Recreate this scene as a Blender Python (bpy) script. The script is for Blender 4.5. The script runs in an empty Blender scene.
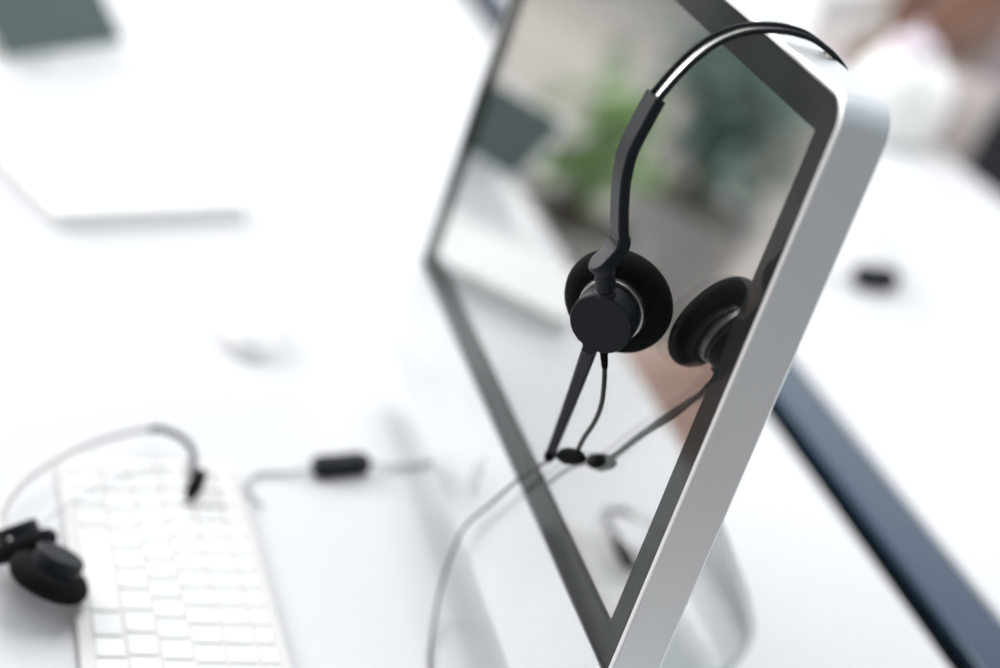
import bpy, bmesh, math, random
from mathutils import Vector, Matrix
random.seed(7)
C = bpy.context.scene.collection
PI = math.pi

# ------------------------------------------------------------ frames
TAU = math.radians(6)                       # lean of the screen
O = Vector((.261, 0, .125))                 # lower near corner of the screen glass
def S(x, y, z):                             # screen frame -> world
    return O + Vector((x, y*math.cos(TAU) + z*math.sin(TAU), -y*math.sin(TAU) + z*math.cos(TAU)))
def Sd(v): return S(*v) - O

# ------------------------------------------------------------ materials
def mat(name, col, rough=.5, metal=0, ior=1.5, coat=0, noise=None, bump=None, col2=None, spec=None):
    m = bpy.data.materials.new(name); m.use_nodes = True
    nt = m.node_tree; b = nt.nodes['Principled BSDF']
    b.inputs['Base Color'].default_value = (*col, 1); b.inputs['Roughness'].default_value = rough
    b.inputs['Metallic'].default_value = metal; b.inputs['IOR'].default_value = ior
    b.inputs['Coat Weight'].default_value = coat
    if spec is not None: b.inputs['Specular IOR Level'].default_value = spec
    if noise or bump:
        tc = nt.nodes.new('ShaderNodeTexCoord'); n = nt.nodes.new('ShaderNodeTexNoise')
        n.inputs['Scale'].default_value = noise or bump[0]; n.inputs['Detail'].default_value = 4
        nt.links.new(tc.outputs['Object'], n.inputs['Vector'])
        if noise:
            r = nt.nodes.new('ShaderNodeValToRGB'); r.color_ramp.elements[0].position = .35; r.color_ramp.elements[1].position = .65
            r.color_ramp.elements[0].color = (*col, 1); r.color_ramp.elements[1].color = (*(col2 or col), 1)
            nt.links.new(n.outputs['Fac'], r.inputs['Fac']); nt.links.new(r.outputs['Color'], b.inputs['Base Color'])
        if bump:
            n2 = nt.nodes.new('ShaderNodeTexNoise'); n2.inputs['Scale'].default_value = bump[0]
            nt.links.new(tc.outputs['Object'], n2.inputs['Vector'])
            bp = nt.nodes.new('ShaderNodeBump'); bp.inputs['Strength'].default_value = bump[1]; bp.inputs['Distance'].default_value = .001
            nt.links.new(n2.outputs['Fac'], bp.inputs['Height']); nt.links.new(bp.outputs['Normal'], b.inputs['Normal'])
    return m
M = {}
M['alu'] = mat('brushed_aluminium', (.80, .82, .83), .42, 1, noise=14, col2=(.77, .79, .80), bump=(900, .05))
M['desk'] = mat('white_laminate', (.685, .69, .695), .35, noise=3, col2=(.67, .675, .68))
M['bezel'] = mat('bezel_black', (.004, .005, .006), .7, spec=.15)
M['panel'] = mat('panel_black', (.012, .014, .014), 0, ior=6.6)
M['gap'] = mat('gasket', (.01, .01, .01), .8)
M['plastic'] = mat('black_plastic', (.005, .010, .014), .5, spec=.28)
M['plastic_dark'] = mat('black_satin_plastic', (.004, .008, .011), .5, spec=.25)
M['foam'] = mat('ear_foam', (.006, .007, .008), .95, bump=(1500, .5), spec=.15)
M['steel'] = mat('steel', (.82, .79, .74), .22, 1)
M['ring'] = mat('grey_metal_ring', (.42, .41, .40), .36, 1)
M['cord'] = mat('black_cord', (.008, .009, .010), .5)
M['grey_cord'] = mat('pale_cord', (.5, .52, .54), .5)
M['white'] = mat('white_plastic', (.88, .88, .87), .4)
M['kbody'] = mat('keyboard_body', (.72, .71, .68), .4)
M['key'] = mat('white_key', (.86, .86, .85), .45)
M['navy'] = mat('navy_gloss', (.012, .036, .075), .14, ior=1.75, noise=6, col2=(.014, .040, .08))
M['navy_dark'] = mat('navy_matt', (.018, .034, .052), .5)
M['floor'] = mat('floor_resin', (.62, .57, .53), .5, noise=1.2, col2=(.67, .62, .58))
M['wall'] = mat('wall_paint', (.56, .53, .50), .8, noise=2, col2=(.60, .57, .54))
M['greywall'] = mat('grey_wall_paint', (.20, .22, .23), .8, noise=2, col2=(.22, .24, .25))
M['tablet_face'] = mat('tablet_face', (.085, .11, .105), .6, spec=.2)
M['tablet_back'] = mat('tablet_back', (.10, .11, .11), .5)
M['rubber'] = mat('rubber', (.005, .006, .007), .9, spec=.08)
M['logo'] = mat('logo_glare_wheel_grey', (.58, .59, .60), .25)  # black emblem's glare is mixed into this grey; mouse wheel shares it
M['skin'] = mat('skin', (.12, .048, .025), .6, noise=9, col2=(.15, .062, .032))
M['shirt'] = mat('lavender_cloth', (.66, .58, .64), .9, noise=20, col2=(.70, .62, .68))
M['trousers'] = mat('pale_cloth', (.55, .50, .48), .9, noise=20, col2=(.58, .53, .51))
M['hair'] = mat('hair', (.012, .010, .009), .6)
M['dark_fabric'] = mat('dark_fabric', (.012, .016, .022), .9)
M['slate_fabric'] = mat('slate_fabric', (.05, .07, .09), .9)
M['blush_fabric'] = mat('blush_fabric', (.50, .33, .27), .9, noise=15, col2=(.55, .37, .31))
M['leaf'] = mat('leaf', (.24, .42, .13), .6, noise=5, col2=(.34, .54, .20))
M['leaf_dark'] = mat('leaf_dark', (.13, .23, .18), .6, noise=5, col2=(.22, .33, .27))
M['bark'] = mat('stem', (.10, .07, .045), .8)
M['pot'] = mat('pot', (.45, .44, .43), .6)
M['soil'] = mat('soil', (.16, .13, .10), .9)
M['frame_paint'] = mat('window_frame_paint', (.7, .7, .7), .5)
M['ceramic'] = mat('white_ceramic', (.92, .92, .90), .35)

def glass_mat():                            # front surface of the screen glass: reflects by Fresnel, else lets light through
    m = bpy.data.materials.new('screen_glass'); m.use_nodes = True
    nt = m.node_tree; nt.nodes.clear()
    out = nt.nodes.new('ShaderNodeOutputMaterial'); mix = nt.nodes.new('ShaderNodeMixShader')
    tr = nt.nodes.new('ShaderNodeBsdfTransparent'); gl = nt.nodes.new('ShaderNodeBsdfGlossy')
    gl.inputs['Roughness'].default_value = 0; gl.inputs['Color'].default_value = (.93, 1, .99, 1)
    fr = nt.nodes.new('ShaderNodeFresnel'); fr.inputs['IOR'].default_value = 1.25
    ge = nt.nodes.new('ShaderNodeNewGeometry'); mu = nt.nodes.new('ShaderNodeMath'); mu.operation = 'MULTIPLY'
    iv = nt.nodes.new('ShaderNodeMath'); iv.operation = 'SUBTRACT'; iv.inputs[0].default_value = 1
    nt.links.new(ge.outputs['Backfacing'], iv.inputs[1])
    nt.links.new(fr.outputs[0], mu.inputs[0]); nt.links.new(iv.outputs[0], mu.inputs[1])
    nt.links.new(mu.outputs[0], mix.inputs[0]); nt.links.new(tr.outputs[0], mix.inputs[1]); nt.links.new(gl.outputs[0], mix.inputs[2])
    nt.links.new(mix.outputs[0], out.inputs[0])
    return m
M['glass'] = glass_mat()

# ------------------------------------------------------------ object helpers
def thing(name, label, cat, loc, group=None, rotz=0):
    o = bpy.data.objects.new(name, None); C.objects.link(o)
    o.location = loc; o.rotation_euler = (0, 0, rotz); o.empty_display_size = .02
    o['label'] = label; o['category'] = cat
    if group: o['group'] = group
    return o
def tag(o, label, cat, group=None, kind=None):
    o['label'] = label; o['category'] = cat
    if group: o['group'] = group
    if kind: o['kind'] = kind
    return o
def wloc(o):
    v = Vector((0, 0, 0))
    while o is not None: v += Vector(o.location); o = o.parent
    return v
def obj(name, bm, m, parent=None, world=True, smooth=False, bevel=0, origin=None, mod=None, seg=2):
    """world=True: vertices are in world space and get shifted to the parent's origin"""
    if world and parent is not None:
        bmesh.ops.translate(bm, verts=bm.verts, vec=-wloc(parent))
    elif origin is not None:
        bmesh.ops.translate(bm, verts=bm.verts, vec=-Vector(origin))
    bmesh.ops.recalc_face_normals(bm, faces=bm.faces)
    me = bpy.data.meshes.new(name); bm.to_mesh(me); bm.free()
    me.materials.append(m)
    if smooth:
        for p in me.polygons: p.use_smooth = True
    o = bpy.data.objects.new(name, me); C.objects.link(o)
    if parent is not None: o.parent = parent
    elif origin is not None: o.location = origin
    if bevel:
        b = o.modifiers.new('bevel', 'BEVEL'); b.width = bevel; b.segments = seg; b.limit_method = 'ANGLE'; b.angle_limit = .6
    return o
def struct(name, bm, m, **k):
    o = obj(name, bm, m, **k); o['kind'] = 'structure'; return o
def NB(): return bmesh.new()
def box(bm, c, s, R=None):
    r = bmesh.ops.create_cube(bm, size=1)
    for v in r['verts']:
        p = Vector((v.co.x*s[0], v.co.y*s[1], v.co.z*s[2]))
        if R is not None: p = R @ p
        v.co = p + Vector(c)
    return bm
def loft(bm, loops, cap=True, closed=True):
    rows = [[bm.verts.new(p) for p in L] for L in loops]
    n = len(rows[0])
    for a, b in zip(rows, rows[1:]):
        for i in range(n if closed else n-1):
            j = (i+1) % n
            bm.faces.new((a[i], a[j], b[j], b[i]))
    if cap:
        bm.faces.new(rows[0]); bm.faces.new(list(reversed(rows[-1])))
    return bm
def basis(n, up=(0, 0, 1)):
    n = Vector(n).normalized(); u = Vector(up)
    if abs(n.dot(u)) > .98: u = Vector((1, 0, 0))
    a = u.cross(n).normalized(); b = n.cross(a).normalized()
    return a, b, n
def lathe(bm, prof, P, axis, n=40, up=(0, 0, 1), cap=True):   # prof: (distance along axis, radius)
    a, b, ax = basis(axis, up); P = Vector(P)
    return loft(bm, [[P + ax*h + (a*math.cos(t) + b*math.sin(t))*max(r, 1e-5) for t in [2*PI*i/n for i in range(n)]] for h, r in prof], cap)
def smoothpath(pts, k=8):                   # Catmull-Rom
    P = [Vector(p) for p in pts]; P = [P[0]*2-P[1]] + P + [P[-1]*2-P[-2]]
    out = []
    for i in range(1, len(P)-2):
        for j in range(k):
            t = j/k; a, b, c, d = P[i-1:i+3]
            out.append(.5*((2*b) + (c-a)*t + (2*a-5*b+4*c-d)*t*t + (3*b-a-3*c+d)*t**3))
    out.append(P[-2]); return out
def tube(bm, pts, r, n=12):
    rs = r if isinstance(r, (list, tuple)) else [r]*len(pts)
    pts = [Vector(p) for p in pts]; loops = []; pa = None
    for i, p in enumerate(pts):
        t = (pts[min(i+1, len(pts)-1)] - pts[max(i-1, 0)]).normalized()
        if pa is None: a, b, _ = basis(t)
        else:
            a = (pa - t*pa.dot(t)).normalized(); b = t.cross(a)
        pa = a
        loops.append([p + (a*math.cos(u) + b*math.sin(u))*rs[i] for u in [2*PI*k/n for k in range(n)]])
    return loft(bm, loops)
def sweep(bm, pts, xaxis, sec, scale=None):
    """section given as (along xaxis, along outward) offsets swept along a path"""
    pts = [Vector(p) for p in pts]; X = Vector(xaxis).normalized(); loops = []
    for i, p in enumerate(pts):
        t = (pts[min(i+1, len(pts)-1)] - pts[max(i-1, 0)]).normalized()
        n = X.cross(t).normalized(); s = scale[i] if scale else (1, 1)
        loops.append([p + X*a*s[0] + n*b*s[1] for a, b in sec])
    return loft(bm, loops)
def rrect(w0, w1, h0, h1, r, n=10):
    """rounded rectangle loop in (x,z); r = radii (br, tr, tl, bl)"""
    pts = []
    for (cx, cz, rr, a0) in ((w1-r[0], h0+r[0], r[0], -PI/2), (w1-r[1], h1-r[1], r[1], 0), (w0+r[2], h1-r[2], r[2], PI/2), (w0+r[3], h0+r[3], r[3], PI)):
        for i in range(n+1):
            a = a0 + PI/2*i/n; pts.append((cx + rr*math.cos(a), cz + rr*math.sin(a)))
    return pts
def copy_tree(o, parent=None):
    c = o.copy(); C.objects.link(c); c.parent = parent
    for ch in list(o.children): copy_tree(ch, c)
    return c

# ------------------------------------------------------------ room
FZ = -.73
bm = NB(); box(bm, (-2.4, 0, FZ-.05), (9.2, 10, .1)); struct('floor', bm, M['floor'])
bm = NB(); box(bm, (2.25, 0, FZ+1.3), (.1, 10, 2.6)); struct('wall_right', bm, M['greywall'])
# wall ahead of the viewer's left, with a wide window
XW = -7.0
bm = NB()
box(bm, (XW-.05, 0, FZ+.45), (.1, 10, .9)); box(bm, (XW-.05, 0, FZ+2.5), (.1, 10, .2))
for y, w in ((-4.6, .8), (-1.3, .8), (2.0, .8), (4.7, .6)): box(bm, (XW-.05, y, FZ+1.65), (.1, w, 1.5))
struct('wall_left', bm, M['wall'])
for k, (y0, y1) in enumerate(((-4.2, -1.7), (-.9, 1.6), (2.4, 4.4))):
    bm = NB(); zc = FZ+1.65; yc = (y0+y1)/2
    for z in (zc-.73, zc+.73): box(bm, (XW-.05, yc, z), (.08, y1-y0, .05))
    for y in (y0+.025, yc, y1-.025): box(bm, (XW-.05, y, zc), (.08, .05, 1.41))
    struct('window_%d' % (k+1), bm, M['frame_paint'])
bm = NB(); box(bm, (-2.4, -4.95, FZ+1.3), (9.2, .1, 2.6)); struct('wall_front', bm, M['wall'])
bm = NB(); box(bm, (-2.4, -4.885, FZ+.05), (9.2, .03, .1)); struct('baseboard_front', bm, M['white'])
bm = NB(); box(bm, (XW+.015, 0, FZ+.05), (.03, 9.7, .1)); struct('baseboard_left', bm, M['white'])

# ------------------------------------------------------------ desks
def desk(y0, y1, x0, x1, label, group):
    d = thing('office_desk', label, 'desk', ((x0+x1)/2, (y0+y1)/2, FZ), group)
    bm = NB(); box(bm, ((x0+x1)/2, (y0+y1)/2, -.0125), (x1-x0, y1-y0, .025)); obj('desktop', bm, M['desk'], d, bevel=.002)
    for x in (x0+.06, x1-.06):
        for y in (y0+.05, y1-.05):
            bm = NB(); box(bm, (x, y, (FZ-.025)/2), (.05, .05, -FZ-.025)); obj('leg', bm, M['alu'], d, bevel=.004)
    bm = NB(); yy = y1-.07 if y0 < 0 else y0+.07
    box(bm, ((x0+x1)/2, yy, -.06), (x1-x0-.17, .03, .06)); obj('rail', bm, M['alu'], d)
    return d
X0, X1 = -2.35, .44
desk(-.335, .352, X0, X1, 'white desk the tilted computer monitor stands on, nearer of two facing desks', 'facing office desks')
desk(.430, .965, X0, X1, 'white desk behind the monitor beyond the dark blue channel, holding the round pot', 'facing office desks')
t = thing('cable_channel', 'glossy dark blue cable channel running between the two white desks', 'cable tray', ((X0+X1)/2, .3855, -.05))
bm = NB(); box(bm, ((X0+X1)/2, .403, -.006), (X1-X0, .050, .008)); obj('cover', bm, M['navy'], t, bevel=.002)
bm = NB(); box(bm, ((X0+X1)/2, .391, -.065), (X1-X0, .072, .004)); box(bm, ((X0+X1)/2, .3555, -.04), (X1-X0, .003, .05)); box(bm, ((X0+X1)/2, .4265, -.04), (X1-X0, .003, .05))
obj('trough', bm, M['navy_dark'], t)

# ------------------------------------------------------------ monitor
mon = thing('computer_monitor', 'big silver all-in-one computer monitor with glossy black-edged screen, leaning in the foreground', 'monitor', (0, .07, 0))
E = .0035; T = .0265; N = 12
outer = lambda g, y: [S(x-.0, y, z) for x, z in rrect(-.522-E+g, E-g, -.079+g, .322+E-g, (.005, .0165, .0165, .005), N)]
glassr = lambda g, y: [S(x, y, z) for x, z in rrect(-.522-g, g, -g, .322+g, (.0055, .0135, .0135, .0055), N)]
bm = NB()
loops = [glassr(0, .006), glassr(0, .0004), glassr(.0001, 0), outer(.0020, 0), outer(.0006, .0005), outer(0, .0018), outer(0, T-.001), outer(.0008, T)]
for k in range(1, 9):                       # the shallow bulge of the back
    u = k/8; g = .002 + .20*u; gz = g*.75
    yy = T + .030*u*u*(3-2*u)
    x0, x1, z0, z1 = -.522-E+g, E-g, -.079+gz, .322+E-gz
    loops.append([S(x, yy, z) for x, z in rrect(x0, x1, z0, z1, (.005+g*.1,)+(.0165+g*.1,)*2+(.005+g*.1,), N)])
loft(bm, loops); obj('housing', bm, M['alu'], mon)
bm = NB(); loft(bm, [glassr(-.0003, -.0003), glassr(-.0003, .0010)]); obj('screen_glass', bm, M['glass'], mon)
bm = NB()
din = lambda y: [S(x, y, z) for x, z in rrect(-.522+.0195, -.0195, .0185, .302, (.0003,)*4, N)]
loft(bm, [glassr(-.0006, .0012), glassr(-.0006, .0018), din(.0018), din(.0012), glassr(-.0006, .0012)], cap=False)
obj('bezel', bm, M['bezel'], mon)
bm = NB(); loft(bm, [[S(x, y, z) for x, z in rrect(-.51, -.012, .012, .310, (.001,)*4, 2)] for y in (.0032, .0052)]); obj('display_panel', bm, M['panel'], mon)
# apple emblem on the chin
def apple(bm, y0, y1, cx, cz, s):
    body = [(0, .62), (.18, .70), (.42, .74), (.66, .62), (.78, .46), (.62, .34), (.54, .12), (.60, -.12), (.80, -.28), (.72, -.52), (.52, -.82), (.34, -.94), (.14, -.90), (0, -.86),
            (-.16, -.90), (-.36, -.94), (-.58, -.78), (-.76, -.44), (-.84, -.06), (-.78, .34), (-.60, .60), (-.36, .72), (-.14, .68)]
    leaf = [(.02, .80), (.22, .84), (.40, 1.02), (.42, 1.28), (.20, 1.20), (.04, 1.02)]
    for poly in (body, leaf): loft(bm, [[S(cx+p[0]*s, y, cz+p[1]*s) for p in poly] for y in (y0, y1)])
bm = NB(); apple(bm, -.0003, .0004, -.261, -.036, .0135); obj('logo', bm, M['logo'], mon)['label'] = 'black apple emblem on the chin, its glare painted in as grey'
# stand: one bent plate, leg leaning down and back, bend, foot forward
prof = [(.050, .235), (.060, .215), (.087, .182), (.116, .141), (.140, .105), (.160, .075)]
cx_, cz_, rr_ = .1355, .0385, .0385
for k in range(0, 11):
    a = math.radians(35 - 125*k/10); prof.append((cx_ + rr_*math.cos(a), cz_ + rr_*math.sin(a)))
prof += [(.10, 0), (.06, 0), (.03, 0), (.018, 0)]
th = .0065; inner = []
for i, p in enumerate(prof):
    a = Vector(prof[max(i-1, 0)]); b = Vector(prof[min(i+1, len(prof)-1)]); t_ = (b-a).normalized()
    nrm = Vector((t_.y, -t_.x)); inner.append((p[0]+nrm.x*th, p[1]+nrm.y*th))
ring = prof + inner[::-1]
bm = NB(); loft(bm, [[Vector((x, y, z+.0004)) for y, z in ring] for x in (-.0975, .0975)]); st = obj('stand', bm, M['alu'], mon, bevel=.0012)
bm = NB(); box(bm, (0, .060, .222), (.07, .03, .05)); obj('hinge', bm, M['alu'], mon, bevel=.004)

# ------------------------------------------------------------ headset on the monitor
def slab(bm, pts, X, w, t):                 # rounded bar along pts
    sec = [(-w, -t+.0008), (-w+.0008, -t), (w-.0008, -t), (w, -t+.0008), (w, t-.0008), (w-.0008, t), (-w+.0008, t), (-w, t-.0008)]
    return sweep(bm, pts, X, sec)
def make_headset(P_root, name, label, F=S, Fd=Sd, hang=True):
    h = thing(name, label, 'headset', P_root)
    XB = -.079                              # plane of the band
    X = Fd((1, 0, 0))
    yz = [(-.0560, .2760), (-.0546, .2828), (-.0489, .2969), (-.0432, .3077), (-.0362, .3168), (-.0286, .3232), (-.0195, .3280), (-.0069, .3314), (.0024, .3322), (.0122, .3315), (.0245, .3273), (.0352, .3202), (.0450, .3090), (.0525, .2940), (.0565, .2740), (.0575, .2540), (.0555, .2350), (.0500, .2160)]
    path = smoothpath([F(XB, y, z) for y, z in yz], 6)
    bm = NB(); sweep(bm, path, X, [(-.0044, -.0003), (.0044, -.0003), (.0044, -.0013), (-.0044, -.0013)]); obj('headband', bm, M['steel'], h)
    for s in (-1, 1):
        bm = NB(); n = 10
        sec = [(s*.0053 + .0013*math.cos(2*PI*k/n), .0015*math.sin(2*PI*k/n)) for k in range(n)]
        sweep(bm, path, X, sec); obj('band_edge', bm, M['plastic_dark'], h, smooth=True)
    sl = smoothpath([F(XB, y, z) for y, z in [(-.0543, .2836), (-.0560, .2724), (-.0581, .2558), (-.0569, .2431), (-.0543, .2328), (-.0491, .2174), (-.0456, .2093)]], 5)
    bm = NB(); slab(bm, sl, X, .0080, .0028); obj('slider', bm, M['plastic'], h)
    return h, XB

Hloc = S(-.079, .0035, .327)
hs, XB = make_headset(Hloc, 'headset', 'black wired headset hooked over the top edge of the big monitor')
# jogged yoke and pivot pin, front cup
Xw = Sd((1, 0, 0))
bm = NB()
slab(bm, smoothpath([S(-.079, -.0460, .2105), S(-.079, -.0449, .2078), S(-.0785, -.0450, .2045), S(-.0778, -.0466, .2005), S(-.0770, -.0488, .1965), S(-.0765, -.0502, .1940)], 3), Xw, .0074, .0036)
yt = (S(-.0765, -.0502, .1940) - S(-.0778, -.0466, .2005)).normalized(); yn = Xw.cross(yt).normalized()
lathe(bm, [(-.0037, .0001), (-.0037, .0066), (-.0030, .0074), (.0030, .0074), (.0037, .0066), (.0037, .0001)], S(-.0765, -.0502, .1940), yn, 28)
yk = obj('yoke', bm, M['plastic'], hs, bevel=.0008)
NC = Sd((.81, -.54, -.23)).normalized()  # outward direction of the front cup
PC = S(-.0965, -.0258, .1675)               # centre of the cushion
capc = PC + NC*.0265
pin_top = S(-.0760, -.0480, .1905); pin_bot = S(-.0762, -.0428, .1775)
ax = (pin_bot - pin_top); L = ax.length
bm = NB(); lathe(bm, [(-.0035, .0001), (-.0035, .0040), (-.0025, .0052), (L-.004, .0054), (L-.0038, .0046), (L-.0026, .0046), (L-.0024, .0056), (L, .0056), (L+.001, .0001)], pin_top, ax, 32)
obj('pivot_pin', bm, M['plastic'], hs, smooth=False, bevel=.0004)
def cup(parent, P, n, boom=None, sub='ear_cup'):
    # cushion behind, metal ring, cap outside
    bm = NB(); pr = [(-.010, .0001), (-.0105, .012), (-.0088, .018), (-.0095, .0225)]
    for k in range(13):
        a = -PI*.62 + PI*1.12*k/12
        pr.append((-.001 + .0085*math.sin(a), .0209 + .0090*math.cos(a)))
    pr += [(.0065, .017), (.0060, .0001)]
    lathe(bm, pr, P, n, 64); obj('ear_cushion', bm, M['foam'], parent, smooth=True)
    bm = NB(); lathe(bm, [(.004, .0001), (.004, .0180), (.0052, .0186), (.0110, .0180), (.0112, .0168), (.0112, .0001)], P, n, 64)
    e = obj('ear_cup', bm, M['ring'], parent, bevel=.0003)
    return e
cup(hs, PC, NC)
# cap with the boom neck: teardrop outline in the cap plane
boom_tip = S(-.1345, -.0135, .0520)
a_, b_, _ = basis(NC)
d = boom_tip - capc; dirp = (d - NC*d.dot(NC)).normalized(); side = NC.cross(dirp).normalized()
def pl(u, v, w=0): return capc + dirp*u + side*v + NC*w
Rc = .0170
half = math.radians(25)
out = []
nseg = 48
for k in range(nseg+1):
    a = half + (2*PI-2*half)*k/nseg; out.append((Rc*math.cos(a), Rc*math.sin(a)))
neck = [(.0162, -.0046), (.0178, -.0036), (.0205, -.0031)]
outl = out + neck + [(u, -v) for u, v in neck[::-1]]
bm = NB()
sc_ = lambda f: [(u*f, v*f) for u, v in outl]
loft(bm, [[pl(u, v, -.0128) for u, v in sc_(.97)], [pl(u, v, -.0125) for u, v in outl], [pl(u, v, -.0008) for u, v in outl], [pl(u, v, 0) for u, v in sc_(.965)]])
cap_o = obj('cap', bm, M['plastic_dark'], hs)
bm = NB()                                   # dotted recess on the rim, facing up
a0 = -dirp
for k in range(3):
    an = math.radians(-34 + 7*k); dv = (a0*math.cos(an) + side*math.sin(an))
    lathe(bm, [(-.0002, .0001), (-.0002, .0006), (.0004, .0006), (.0004, .0001)], capc + dv*Rc - NC*(.004+.0012*(k % 2)), dv, 10)
obj('speaker_holes', bm, M['rubber'], hs)
# boom arm
bs = pl(.0165, 0, -.0020); be = boom_tip
bm = NB(); pts = [bs + (be-bs)*k/14 - NC*.002*math.sin(PI*k/14) for k in range(15)]
sec = [(-.0021, -.0008), (-.0014, -.0014), (.0014, -.0014), (.0021, -.0008), (.0021, .0008), (.0014, .0014), (-.0014, .0014), (-.0021, .0008)]
sweep(bm, pts, side, [(a*1.55, b*1.2) for a, b in sec], [(1.25-.45*k/14, 1-.1*k/14) for k in range(15)])
boom = obj('microphone_boom', bm, M['plastic_dark'], hs)
dd = (be-bs).normalized()
bm = NB(); mdir = (side*.9 + dd*.1)
tube(bm, [be - dd*.0045 , be - dd*.003, be, be + dd*.0028, be+dd*.0036], [.0024, .0030, .0033, .0026, .0012], 18)
obj('microphone', bm, M['rubber'], boom, smooth=True)
# strain relief and cable
sr0 = S(-.0780, -.0330, .1500)
bm = NB(); q0 = sr0; q1 = S(-.0800, -.0265, .1360)
pp = []; rr = []
for k in range(9):
    for e_ in (0, .5):
        u = (k+e_)/9; pp.append(q0 + (q1-q0)*u); rr.append((.0026 - .0009*u) * (1 if e_ == 0 else .9))
tube(bm, pp, rr, 14); obj('strain_relief', bm, M['rubber'], hs)
junc = S(-.1200, -.0062, .0615)
cab = smoothpath([q1 + (q0-q1)*.1, q1, S(-.0815, -.0230, .1270), S(-.0860, -.0180, .1135), S(-.0960, -.0130, .0975), S(-.1080, -.0100, .0800), S(-.1150, -.0075, .0690), junc], 8)
bm = NB(); tube(bm, cab, .0014, 10); obj('ear_cable', bm, M['cord'], hs, smooth=True)
# second lead, from the cup behind, reaching the junction round the near edge is out of view; junction sleeve
jl = S(-.1401, -.0062, .0508); jr = S(-.1060, -.0064, .0695)
jd = (jr-jl); bm = NB()
tube(bm, [jl + jd*u for u in (0, .08, .2, .35, .6, .8, .92, 1)], [.0014, .0028, .0041, .0049, .0048, .0038, .0024, .0012], 18)
obj('cable_junction', bm, M['rubber'], hs, smooth=True)

# camera first, so later helper points can be checked against it
import_pts = None
cam_d = bpy.data.cameras.new('camera'); cam = bpy.data.objects.new('camera', cam_d); C.objects.link(cam)
bpy.context.scene.camera = cam
r_ = Vector((.2212, .9225, .3161)); d_ = Vector((.4459, .1926, -.874)); f_ = Vector((-.8672, .3344, -.3688))
Rw = [Sd(v).normalized() for v in (r_, -d_, -f_)]
cam.matrix_world = Matrix(((Rw[0].x, Rw[1].x, Rw[2].x, 0), (Rw[0].y, Rw[1].y, Rw[2].y, 0), (Rw[0].z, Rw[1].z, Rw[2].z, 0), (0, 0, 0, 1)))
cam.location = S(.7068, -.3916, .4774)
cam_d.sensor_width = 36; cam_d.lens = 64.0
cam_d.clip_start = .01
cam_d.dof.use_dof = True; cam_d.dof.focus_distance = .905; cam_d.dof.aperture_fstop = 2.5
cam_d.dof.aperture_blades = 0

# long cable, from the junction over the chin to the desk
lc = smoothpath([jl, S(-.1610, -.0052, .0310), S(-.1811, -.0062, .0088), Vector((.0540, -.0100, .100)), Vector((.0300, -.0125, .071)), Vector((.0240, -.0150, .050)),
                 Vector((.0230, -.0170, .026)), Vector((.0290, -.0190, .0090)), Vector((.0600, -.0276, .0020)), Vector((.0908, -.0347, .0016)), Vector((.14, -.040, .0016)), Vector((.22, -.050, .0016)), Vector((.30, -.09, .0016)), Vector((.36, -.16, .0016))], 8)
bm = NB(); tube(bm, lc, .00095, 10); obj('cable', bm, M['cord'], hs, smooth=True)

# rest pad at the rear end of the band
bm = NB(); lathe(bm, [(-.017, .0001), (-.0165, .004), (-.013, .0075), (-.006, .009), (.006, .009), (.013, .0075), (.0165, .004), (.017, .0001)], S(-.079, .0500, .2140), Xw, 28)
obj('head_pad', bm, M['foam'], hs, smooth=True)

# ------------------------------------------------------------ second headset, lying at the keyboard
h2 = thing('headset', 'black wired headset with thin band lying across the corner of the white keyboard', 'headset', (.0, -.27, 0))
band = smoothpath([(.025, -.292, .032), (-.01, -.297, .030), (-.062, -.280, .027), (-.110, -.246, .024), (-.142, -.212, .021), (-.152, -.190, .020), (-.142, -.176, .020), (-.122, -.170, .021), (-.088, -.172, .022)], 8)
n_ = len(band)
bm = NB(); tube(bm, band, .0016, 10); obj('headband', bm, M['ring'], h2, smooth=True)
cc = Vector((.016, -.272, .0290)); cn = Vector((-.45, -.15, .88)).normalized()
def cup2(parent, P, n, s=1):
    bm = NB(); pr = [(-.010*s, .0001), (-.0105*s, .016*s)]
    for k in range(11):
        a = -PI*.55 + PI*1.1*k/10; pr.append((-.002*s + .008*s*math.sin(a), (.019 + .0085*math.cos(a))*s))
    pr += [(.006*s, .0001)]
    lathe(bm, pr, P, n, 40); obj('ear_cushion', bm, M['foam'], parent, smooth=True)
    bm = NB(); lathe(bm, [(.004*s, .0001), (.004*s, .0172*s), (.015*s, .0165*s), (.0162*s, .015*s), (.0162*s, .0001)], P, n, 40); obj('cap', bm, M['plastic_dark'], parent)
cup2(h2, Vector((.050, -.268, .0265)), Vector((-.2, .35, .9)), .92)
cup2(h2, Vector((.014, -.285, .0235)), Vector((-.5, -.4, .75)), .80)
# pad at the other end of the band
bm = NB(); pr = [(-.016, .0001), (-.0155, .003), (-.008, .0052), (.006, .0052), (.0145, .003), (.016, .0001)]
lathe(bm, pr, (-.078, -.171, .0205), (1, -.35, -.15), 20); obj('head_pad', bm, M['foam'], h2, smooth=True)
bm = NB(); tube(bm, smoothpath([(-.149, -.199, .0205), (-.152, -.190, .0200), (-.142, -.176, .0200), (-.122, -.170, .0205), (-.088, -.172, .0215)], 8), .0024, 10); obj('slider', bm, M['plastic'], h2, smooth=True)
bm = NB(); tube(bm, smoothpath([(.010, -.285, .022), (-.030, -.262, .022), (-.068, -.232, .020), (-.095, -.204, .019), (-.100, -.186, .019)], 8), .0008, 8); obj('microphone_boom', bm, M['grey_cord'], h2, smooth=True)

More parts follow.
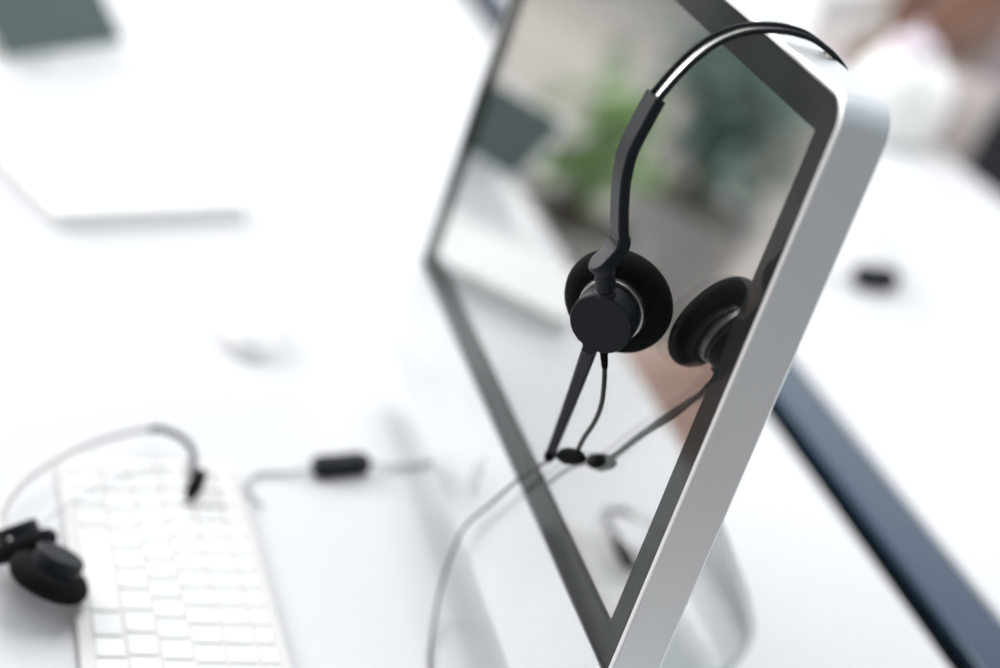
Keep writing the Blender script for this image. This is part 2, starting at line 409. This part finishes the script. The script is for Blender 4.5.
# ------------------------------------------------------------ keyboard
kb = thing('keyboard', 'white slim keyboard lying before the monitor at the lower left', 'keyboard', (.012, -.192, 0), rotz=math.radians(3))
KW, KD = .283, .124
def krot(bm): bmesh.ops.rotate(bm, verts=bm.verts, cent=(0, 0, 0), matrix=Matrix.Rotation(math.radians(0), 3, 'Z')); return bm
bm = NB(); box(bm, (0, 0, .006), (KW, KD, .006)); obj('body', bm, M['kbody'], kb, world=False, bevel=.002)
bm = NB(); lathe(bm, [(-.13, .0001), (-.13, .0045), (.13, .0045), (.13, .0001)], (0, KD/2-.006, .0052), (1, 0, 0), 16); obj('battery_tube', bm, M['kbody'], kb, world=False)
rows = [(.0095, 14, []), (.0165, 14, []), (.0165, 14, []), (.0165, 13, []), (.0165, 12, []), (.0165, 0, [.018, .018, .018, .022, .092, .022, .018, .018, .018])]
y = KD/2 - .008
cnt = 0
for h_, n_k, spec in rows:
    ws = spec if spec else [(KW-.012-.003*(n_k-1))/n_k]*n_k
    tot = sum(ws) + .003*(len(ws)-1); x = -tot/2
    for w_ in ws:
        bm = NB(); box(bm, (x+w_/2, y-h_/2, .0100), (w_, h_, .0022)); obj('key', bm, M['key'], kb, world=False, bevel=.0006); x += w_+.003
    y -= h_+.003

# ------------------------------------------------------------ small things on the desks
def capsule_adapter(name, label, c, d, L, r, ends, group=None):
    t = thing(name, label, 'connector', (c[0], c[1], 0), group)
    c = Vector(c); d = Vector(d).normalized(); a = d.cross(Vector((0, 0, 1))).normalized()
    bm = NB(); loops = []
    for u, s in ((-.5, .45), (-.48, .75), (-.38, 1), (-.05, 1), (0, .93), (.05, 1), (.36, 1), (.46, .8), (.5, .5)):
        loops.append([c + d*(u*L) + a*(r*1.15*s*math.copysign(abs(math.cos(p))**.6, math.cos(p))) + Vector((0, 0, 1))*(r*s*math.copysign(abs(math.sin(p))**.6, math.sin(p))) for p in [2*PI*k/24 for k in range(24)]])
    loft(bm, loops); obj('body', bm, M['plastic_dark'], t, smooth=True)
    for p in ends:
        bm = NB(); tube(bm, smoothpath(p, 8), .0015, 10); obj('cord', bm, M['grey_cord'], t, smooth=True)
    return t
capsule_adapter('cord_connector', 'black cord connector lying on white desk left of the leaning monitor', (-.143, -.058, .0078), (-.31, .95, 0), .046, .0074,
    [[(-.136, -.080, .0078), (-.134, -.096, .003), (-.131, -.120, .0017), (-.112, -.130, .0017), (-.088, -.122, .0017)], [(-.150, -.036, .0078), (-.155, -.020, .003), (-.166, .010, .0017), (-.190, .05, .0017), (-.25, .09, .0017)]])
capsule_adapter('cord_connector', 'black cord connector lying on the far desk right of the monitor', (-.635, .604, .0125), (-.12, .99, 0), .052, .0120,
    [[(-.632, .580, .0125), (-.634, .565, .006), (-.66, .545, .0017), (-.74, .535, .0017), (-.86, .54, .0017)], [(-.638, .628, .0125), (-.650, .650, .004), (-.69, .67, .0017), (-.80, .68, .0017)]])
ms = thing('computer_mouse', 'white computer mouse on the desk between keyboard and closed notebook', 'mouse', (-.365, -.105, 0))
bm = NB(); loops = []
for k in range(9):
    z = .001 + .024*math.sin(k/8*PI/2); s = math.cos(k/8*PI/2)**.55 if k < 8 else .02
    loops.append([Vector((-.365, -.105, 0)) + Vector((.055*s*math.cos(t_), .028*s*math.sin(t_), z)) for t_ in [2*PI*i/32 for i in range(32)]])
loft(bm, loops); obj('shell', bm, M['white'], ms, smooth=True)
bm = NB(); lathe(bm, [(-.003, .0001), (-.003, .006), (.003, .006), (.003, .0001)], (-.392, -.105, .0185), (0, 1, 0), 18); obj('wheel', bm, M['logo'], ms)
bk = thing('notebook', 'closed white notebook lying flat on desk in front of the dark tablet', 'notebook', (-.650, -.202, 0), rotz=math.radians(23))
bm = NB(); box(bm, (0, 0, .0085), (.158, .192, .012)); obj('pages', bm, M['key'], bk, world=False)
for z in (.0012, .0158):
    bm = NB(); box(bm, (0, 0, z), (.164, .198, .0022)); obj('cover', bm, M['white'], bk, world=False, bevel=.0005)

# tablet leaning on a small stand, upper left
tb = thing('tablet', 'dark grey tablet with a pale rim propped up at the upper left', 'tablet', (-1.025, -.245, 0), rotz=math.atan2(-.73, .68)+PI)
tw, thh, lean = .190, .115, math.radians(46)
def Lp(x, h, t): return Vector((x, h*math.sin(lean) - t*math.cos(lean), .010 + h*math.cos(lean) + t*math.sin(lean)))
bm = NB(); loft(bm, [[Lp(x, z, t) for x, z in rrect(-tw/2+g, tw/2-g, g, thh-g, (.009,)*4, 6)] for g, t in ((.003, -.008), (0, -.006), (0, -.0012), (.0008, 0))]); obj('body', bm, M['alu'], tb, world=False)
bm = NB(); loft(bm, [[Lp(x, z, t) for x, z in rrect(-tw/2+.0035, tw/2-.0035, .0035, thh-.0035, (.006,)*4, 6)] for t in (-.0006, .0006)]); obj('screen', bm, M['tablet_face'], tb, world=False)
bm = NB(); loft(bm, [[Vector((x, y, z)) for y, z in ((-.012, .0005), (-.012, .012), (-.009, .012), (-.009, .004), (.052, .004), (.062, .058), (.066, .058), (.058, .0005))] for x in (-.04, .04)]); obj('stand', bm, M['white'], tb, world=False)

# white pot with lid on the far desk
jp = thing('pot', 'rounded white pot with a domed lid standing near the far desk edge', 'pot', (-1.205, .885, 0))
bm = NB(); lathe(bm, [(.0, .0001), (.001, .045), (.004, .052), (.03, .066), (.06, .071), (.09, .067), (.115, .052), (.125, .040), (.128, .036), (.128, .0001)], (-1.205, .885, 0), (0, 0, 1), 48); obj('body', bm, M['ceramic'], jp, smooth=True)
bm = NB(); lathe(bm, [(.126, .0001), (.126, .040), (.131, .0395), (.145, .030), (.153, .014), (.155, .006), (.160, .008), (.166, .007), (.169, .0001)], (-1.205, .885, 0), (0, 0, 1), 40); obj('lid', bm, M['shirt'], jp, smooth=True)

# ------------------------------------------------------------ chairs
def shell_chair(name, label, loc, rot, m, legm, group=None, cat='chair'):
    c = thing(name, label, cat, loc, group, rot)          # faces local -y
    bm = NB(); sh = []
    prof = [(-.22, .435), (-.19, .455), (-.10, .447), (0, .440), (.10, .445), (.17, .465), (.205, .51), (.225, .58), (.24, .66), (.25, .74), (.255, .80)]
    wid = [.40, .44, .46, .46, .46, .45, .44, .44, .43, .40, .32]
    g0 = []; g1 = []
    for (py, pz), w in zip(prof, wid):
        r0 = []; r1 = []
        for k in range(13):
            u = -1 + 2*k/12; bend = .035*u*u
            tilt = max(0, min(1, (pz-.46)/.12))
            yy = py - bend*tilt*1.3; zz = pz + bend*(1-tilt) - (.03*abs(u)**4 if pz > .79 else 0)
            r0.append(bm.verts.new((w/2*u, yy, zz))); r1.append(bm.verts.new((w/2*u, yy + .010*tilt, zz - .010*(1-tilt))))
        g0.append(r0); g1.append(r1)
    for A, fl in ((g0, 0), (g1, 1)):
        for a, b in zip(A, A[1:]):
            for i in range(12): bm.faces.new((a[i], a[i+1], b[i+1], b[i]))
    def strip(p, q):
        for i in range(len(p)-1): bm.faces.new((p[i], p[i+1], q[i+1], q[i]))
    strip(g0[0], g1[0]); strip(g0[-1], g1[-1]); strip([r[0] for r in g0], [r[0] for r in g1]); strip([r[-1] for r in g0], [r[-1] for r in g1])
    obj('shell', bm, m, c, world=False, smooth=True)
    for sx in (-1, 1):
        for sy in (-1, 1):
            bm = NB(); tube(bm, [(sx*.13, sy*.11, .432), (sx*.21, sy*.19, .008)], [.013, .010], 12); obj('leg', bm, legm, c, world=False)
    bm = NB(); box(bm, (0, 0, .430), (.30, .26, .014)); obj('seat_frame', bm, legm, c, world=False)
    return c
shell_chair('chair', 'white shell chair tucked in at the far desk, at the top of the picture', (-2.86, 1.24, FZ), 0, M['white'], M['alu'])
shell_chair('chair', 'white shell chair standing apart behind the far desk, near the back', (-3.6, 1.75, FZ), math.radians(20), M['white'], M['alu'])
shell_chair('chair', 'blush pink shell chair beyond the near desk, seen only mirrored in the screen', (-1.05, -.72, FZ), math.radians(170), M['blush_fabric'], M['alu'])
shell_chair('chair', 'black shell chair behind the far desk, its back at the right picture edge', (-1.29, 1.02, FZ), math.radians(0), M['dark_fabric'], M['alu'])

# ------------------------------------------------------------ potted plants (seen mirrored in the screen)
def plant(label, loc, h, R, nleaf, lm, size, seed):
    rnd = random.Random(seed)
    p = thing('potted_plant', label, 'plant', loc, 'potted plants beyond the near desk')
    bm = NB(); lathe(bm, [(0, .0001), (0, .13), (.02, .14), (.30, .18), (.32, .185), (.32, .165), (.28, .16), (.28, .0001)], (0, 0, 0), (0, 0, 1), 32); obj('pot', bm, M['pot'], p, world=False)
    bm = NB(); lathe(bm, [(.275, .0001), (.275, .159), (.285, .155), (.290, .0001)], (0, 0, 0), (0, 0, 1), 24); obj('soil', bm, M['soil'], p, world=False)
    bm = NB(); tips = []
    for k in range(9):
        a = rnd.uniform(0, 2*PI); rr = rnd.uniform(.2, .9)*R
        e = Vector((rr*math.cos(a), rr*math.sin(a), h*rnd.uniform(.75, 1)))
        pts = smoothpath([(0.02*math.cos(a), .02*math.sin(a), .27), (e.x*.25, e.y*.25, .27+(e.z-.27)*.5), e], 5)
        tube(bm, pts, [.012-.009*i/(len(pts)-1) for i in range(len(pts))], 7); tips.append(pts)
    obj('stem', bm, M['bark'], p, world=False)
    bm = NB()
    for k in range(nleaf):
        pts = rnd.choice(tips); q = pts[rnd.randint(3, len(pts)-1)]
        q = q + Vector((rnd.gauss(0, R*.28), rnd.gauss(0, R*.28), rnd.gauss(0, h*.06)))
        if q.z < .4: q.z = .4 + rnd.random()*.2
        d = Vector((rnd.uniform(-1, 1), rnd.uniform(-1, 1), rnd.uniform(-.6, .6))).normalized()
        a, b, n = basis(d, (rnd.uniform(-.3, .3), rnd.uniform(-.3, .3), 1)); s = size*rnd.uniform(.7, 1.3)
        prev = None
        vs = [bm.verts.new(q + d*u*s + a*v*s + b*w*s) for u, v, w in ((0, 0, 0), (.3, .19, .05), (.3, -.19, .05), (.7, .16, .03), (.7, -.16, .03), (1, 0, -.08), (.3, 0, 0), (.7, 0, -.02))]
        for f in ((0, 6, 1), (0, 2, 6), (6, 7, 3, 1), (2, 4, 7, 6), (7, 5, 3), (4, 5, 7)): bm.faces.new([vs[i] for i in f])
    obj('foliage', bm, lm, p, world=False)
    return p
plant('grey-green potted plant with long leaves, mirrored in the right half of the screen', (-2.85, -1.50, FZ), .80, .27, 330, M['leaf_dark'], .10, 3)
plant('low bright green potted plant mirrored left of the headset slider', (-2.35, -1.0, FZ), .52, .13, 170, M['leaf'], .08, 5)
plant('dark leafy potted plant farthest from the desk, mirrored at the upper edge of the screen', (-4.6, -2.35, FZ), .85, .30, 420, M['leaf_dark'], .13, 8)

# ------------------------------------------------------------ person reaching over the far desk
pe = thing('person', 'person in a lavender top and pale trousers, bare brown arm reaching over the far desk', 'person', (-2.12, 1.62, FZ))
def skin(name, pts, edges, m, parent, sub=2, root=0):
    me = bpy.data.meshes.new(name); me.from_pydata([Vector(p[0]) - wloc(parent) for p in pts], edges, [])
    o = bpy.data.objects.new(name, me); C.objects.link(o); o.parent = parent
    sk = o.modifiers.new('skin', 'SKIN'); sk.use_smooth_shade = True
    for i, p in enumerate(pts):
        r = p[1]; me.skin_vertices[0].data[i].radius = r if isinstance(r, tuple) else (r, r)
        me.skin_vertices[0].data[i].use_root = (i == root)
    s = o.modifiers.new('sub', 'SUBSURF'); s.levels = sub; s.render_levels = sub
    me.materials.append(m); return o
hx, hy, hz = -2.12, 1.62, FZ+.56
B = [((hx, hy, hz), .14), ((hx, hy-.02, hz+.18), .125), ((hx+.03, hy-.06, hz+.36), .14), ((hx+.05, hy-.09, hz+.46), .09), ((hx+.06, hy-.11, hz+.54), .052), ((hx+.07, hy-.13, hz+.62), .08), ((hx+.07, hy-.13, hz+.71), .095), ((hx+.07, hy-.12, hz+.79), .06),
     # right-hand side arm (reaching): shoulder, elbow, wrist, palm
     ((hx+.22, hy-.14, hz+.42), .062), ((-1.79, 1.315, .085), .070), ((-1.68, 1.22, .072), .064), ((-1.59, 1.125, .060), .053), ((-1.54, 1.065, .054), (.046, .032)), ((-1.515, 1.020, .047), (.044, .026)),
     # other arm, hand resting on the lap
     ((hx-.16, hy-.08, hz+.42), .060), ((hx-.25, hy-.10, hz+.17), .045), ((hx-.06, hy-.24, hz+.13), .030), ((hx, hy-.27, hz+.12), (.034, .02)),
     # legs
     ((hx+.10, hy-.02, hz-.01), .095), ((hx+.14, hy-.44, hz-.02), .068), ((hx+.14, hy-.42, FZ+.09), .040), ((hx+.14, hy-.55, FZ+.035), .034),
     ((hx-.10, hy-.02, hz-.01), .095), ((hx-.12, hy-.44, hz-.02), .068), ((hx-.12, hy-.40, FZ+.09), .040), ((hx-.12, hy-.53, FZ+.035), .034)]
Ed = [(0, 1), (1, 2), (2, 3), (3, 4), (4, 5), (5, 6), (6, 7), (3, 8), (8, 9), (9, 10), (10, 11), (11, 12), (12, 13), (3, 14), (14, 15), (15, 16), (16, 17), (0, 18), (18, 19), (19, 20), (20, 21), (0, 22), (22, 23), (23, 24), (24, 25)]
# fingers of the reaching hand
fb = Vector((-1.512, 1.013, .045)); fd = Vector((.28, -.95, 0)).normalized(); fs = Vector((.95, .28, 0)).normalized()
for k, (off, ln) in enumerate(((-.027, .060), (-.009, .072), (.009, .068), (.026, .052))):
    i0 = len(B); base = fb + fs*off
    B += [(tuple(base), .0095), (tuple(base + fd*ln*.5 + Vector((0, 0, .004))), .0088), (tuple(base + fd*ln*.92 + Vector((0, 0, -.012))), .0075)]
    Ed += [(13, i0), (i0, i0+1), (i0+1, i0+2)]
i0 = len(B); th0 = Vector((-1.552, 1.067, .046)) - fs*.030
B += [(tuple(th0), .011), (tuple(th0 + fd*.030 - fs*.016 + Vector((0, 0, -.004))), .010), (tuple(th0 + fd*.055 - fs*.018 + Vector((0, 0, -.010))), .008)]
Ed += [(12, i0), (i0, i0+1), (i0+1, i0+2)]
skin('body', B, Ed, M['skin'], pe)
skin('shirt', [((hx, hy, hz+.02), .158), ((hx, hy-.02, hz+.18), .145), ((hx+.03, hy-.06, hz+.36), .155), ((hx+.05, hy-.09, hz+.455), .085), ((hx+.22, hy-.14, hz+.42), .078), ((hx+.265, hy-.185, hz+.35), .066), ((hx-.16, hy-.08, hz+.42), .075), ((hx-.215, hy-.125, hz+.28), .062)],
     [(0, 1), (1, 2), (2, 3), (3, 4), (4, 5), (3, 6), (6, 7)], M['shirt'], pe)
skin('trousers', [((hx, hy, hz-.01), .15), ((hx+.10, hy-.03, hz-.01), .108), ((hx+.14, hy-.44, hz-.02), .082), ((hx+.14, hy-.42, FZ+.12), .056), ((hx-.10, hy-.03, hz-.01), .108), ((hx-.12, hy-.44, hz-.02), .082), ((hx-.12, hy-.40, FZ+.12), .056)],
     [(0, 1), (1, 2), (2, 3), (0, 4), (4, 5), (5, 6)], M['trousers'], pe)
skin('hair', [((hx+.07, hy-.105, hz+.71), .098), ((hx+.07, hy-.10, hz+.80), .075), ((hx+.07, hy-.03, hz+.66), .06)], [(0, 1), (0, 2)], M['hair'], pe)
hd = Vector((hx+.07, hy-.13, hz+.68))
for s in (-1, 1):
    bm = NB(); bmesh.ops.create_uvsphere(bm, u_segments=12, v_segments=8, radius=.012); bmesh.ops.translate(bm, verts=bm.verts, vec=hd + Vector((s*.032, -.082, .02))); obj('eye', bm, M['ceramic'], pe, smooth=True)
for s in (-1, 1):
    bm = NB(); loft(bm, [[Vector((hx+(.14 if s > 0 else -.12) + .045*math.cos(t_)*w, hy-.47 + .13*math.sin(t_)*w, FZ+z)) for t_ in [2*PI*i/24 for i in range(24)]] for z, w in ((.002, 1), (.02, 1.02), (.05, .9), (.085, .55))]); obj('shoe', bm, M['dark_fabric'], pe, smooth=True)
# the stool the person sits on
st = thing('stool', 'dark slate padded stool under the person behind the far desk', 'stool', (hx, hy, FZ))
bm = NB(); lathe(bm, [(.34, .0001), (.34, .19), (.36, .20), (.405, .20), (.425, .18), (.43, .0001)], (hx, hy, FZ), (0, 0, 1), 40); obj('seat', bm, M['slate_fabric'], st, smooth=False)
bm = NB(); lathe(bm, [(.03, .0001), (.03, .03), (.34, .03), (.34, .0001)], (hx, hy, FZ), (0, 0, 1), 20); obj('column', bm, M['alu'], st)
bm = NB(); lathe(bm, [(.001, .0001), (.001, .22), (.012, .22), (.03, .05), (.031, .0001)], (hx, hy, FZ), (0, 0, 1), 40); obj('base', bm, M['alu'], st)

# ------------------------------------------------------------ light
w = bpy.data.worlds.new('daylight'); bpy.context.scene.world = w; w.use_nodes = True
nt = w.node_tree; bg = nt.nodes['Background']
tc = nt.nodes.new('ShaderNodeTexCoord'); sep = nt.nodes.new('ShaderNodeSeparateXYZ'); nt.links.new(tc.outputs['Generated'], sep.inputs[0])
ramp = nt.nodes.new('ShaderNodeValToRGB'); nt.links.new(sep.outputs['Z'], ramp.inputs[0])
e = ramp.color_ramp.elements
e[0].position = 0; e[0].color = (.97, .98, 1, 1); e[1].position = 1; e[1].color = (.42, .45, .48, 1)
x = e.new(.40); x.color = (.93, .96, 1, 1); x = e.new(.56); x.color = (.30, .34, .38, 1)
nt.links.new(ramp.outputs[0], bg.inputs[0]); bg.inputs[1].default_value = 1.6
def area(name, loc, target, size, power, col=(1, 1, 1)):
    l = bpy.data.lights.new(name, 'AREA'); l.shape = 'RECTANGLE'; l.size, l.size_y = size; l.energy = power; l.color = col
    o = bpy.data.objects.new(name, l); C.objects.link(o); o.location = loc
    o.rotation_euler = (Vector(target)-Vector(loc)).to_track_quat('-Z', 'Y').to_euler(); return o
area('window_light', (-3.2, -3.6, 2.6), (-.2, 0, 0), (3.5, 2.2), 260, (1, 1, 1))
area('floor_fill_light', (-6.6, -1.6, 1.6), (-3.2, -1.6, FZ), (2.4, 1.4), 110, (1, .98, .95))  # added fill, not a real source: brightens the floor mirrored in the screen
area('rear_fill_light', (-.6, 4.2, 1.9), (-2.2, 1.9, FZ), (1.8, 1.2), 75, (1, .99, .97))  # added fill with no fixture behind it, lifts person and floor past far desk
area('ceiling_light', (-1.2, .3, 2.9), (-1.2, .3, 0), (3.0, 1.2), 90, (1, 1, 1))

sc = bpy.context.scene
sc.view_settings.view_transform = 'Standard'; sc.view_settings.look = 'None'; sc.view_settings.gamma = 1
sc.view_settings.use_curve_mapping = False; sc.view_settings.exposure = -.42
sc.cycles.max_bounces = 8; sc.cycles.glossy_bounces = 6; sc.cycles.transparent_max_bounces = 12
sc.cycles.use_denoising = True
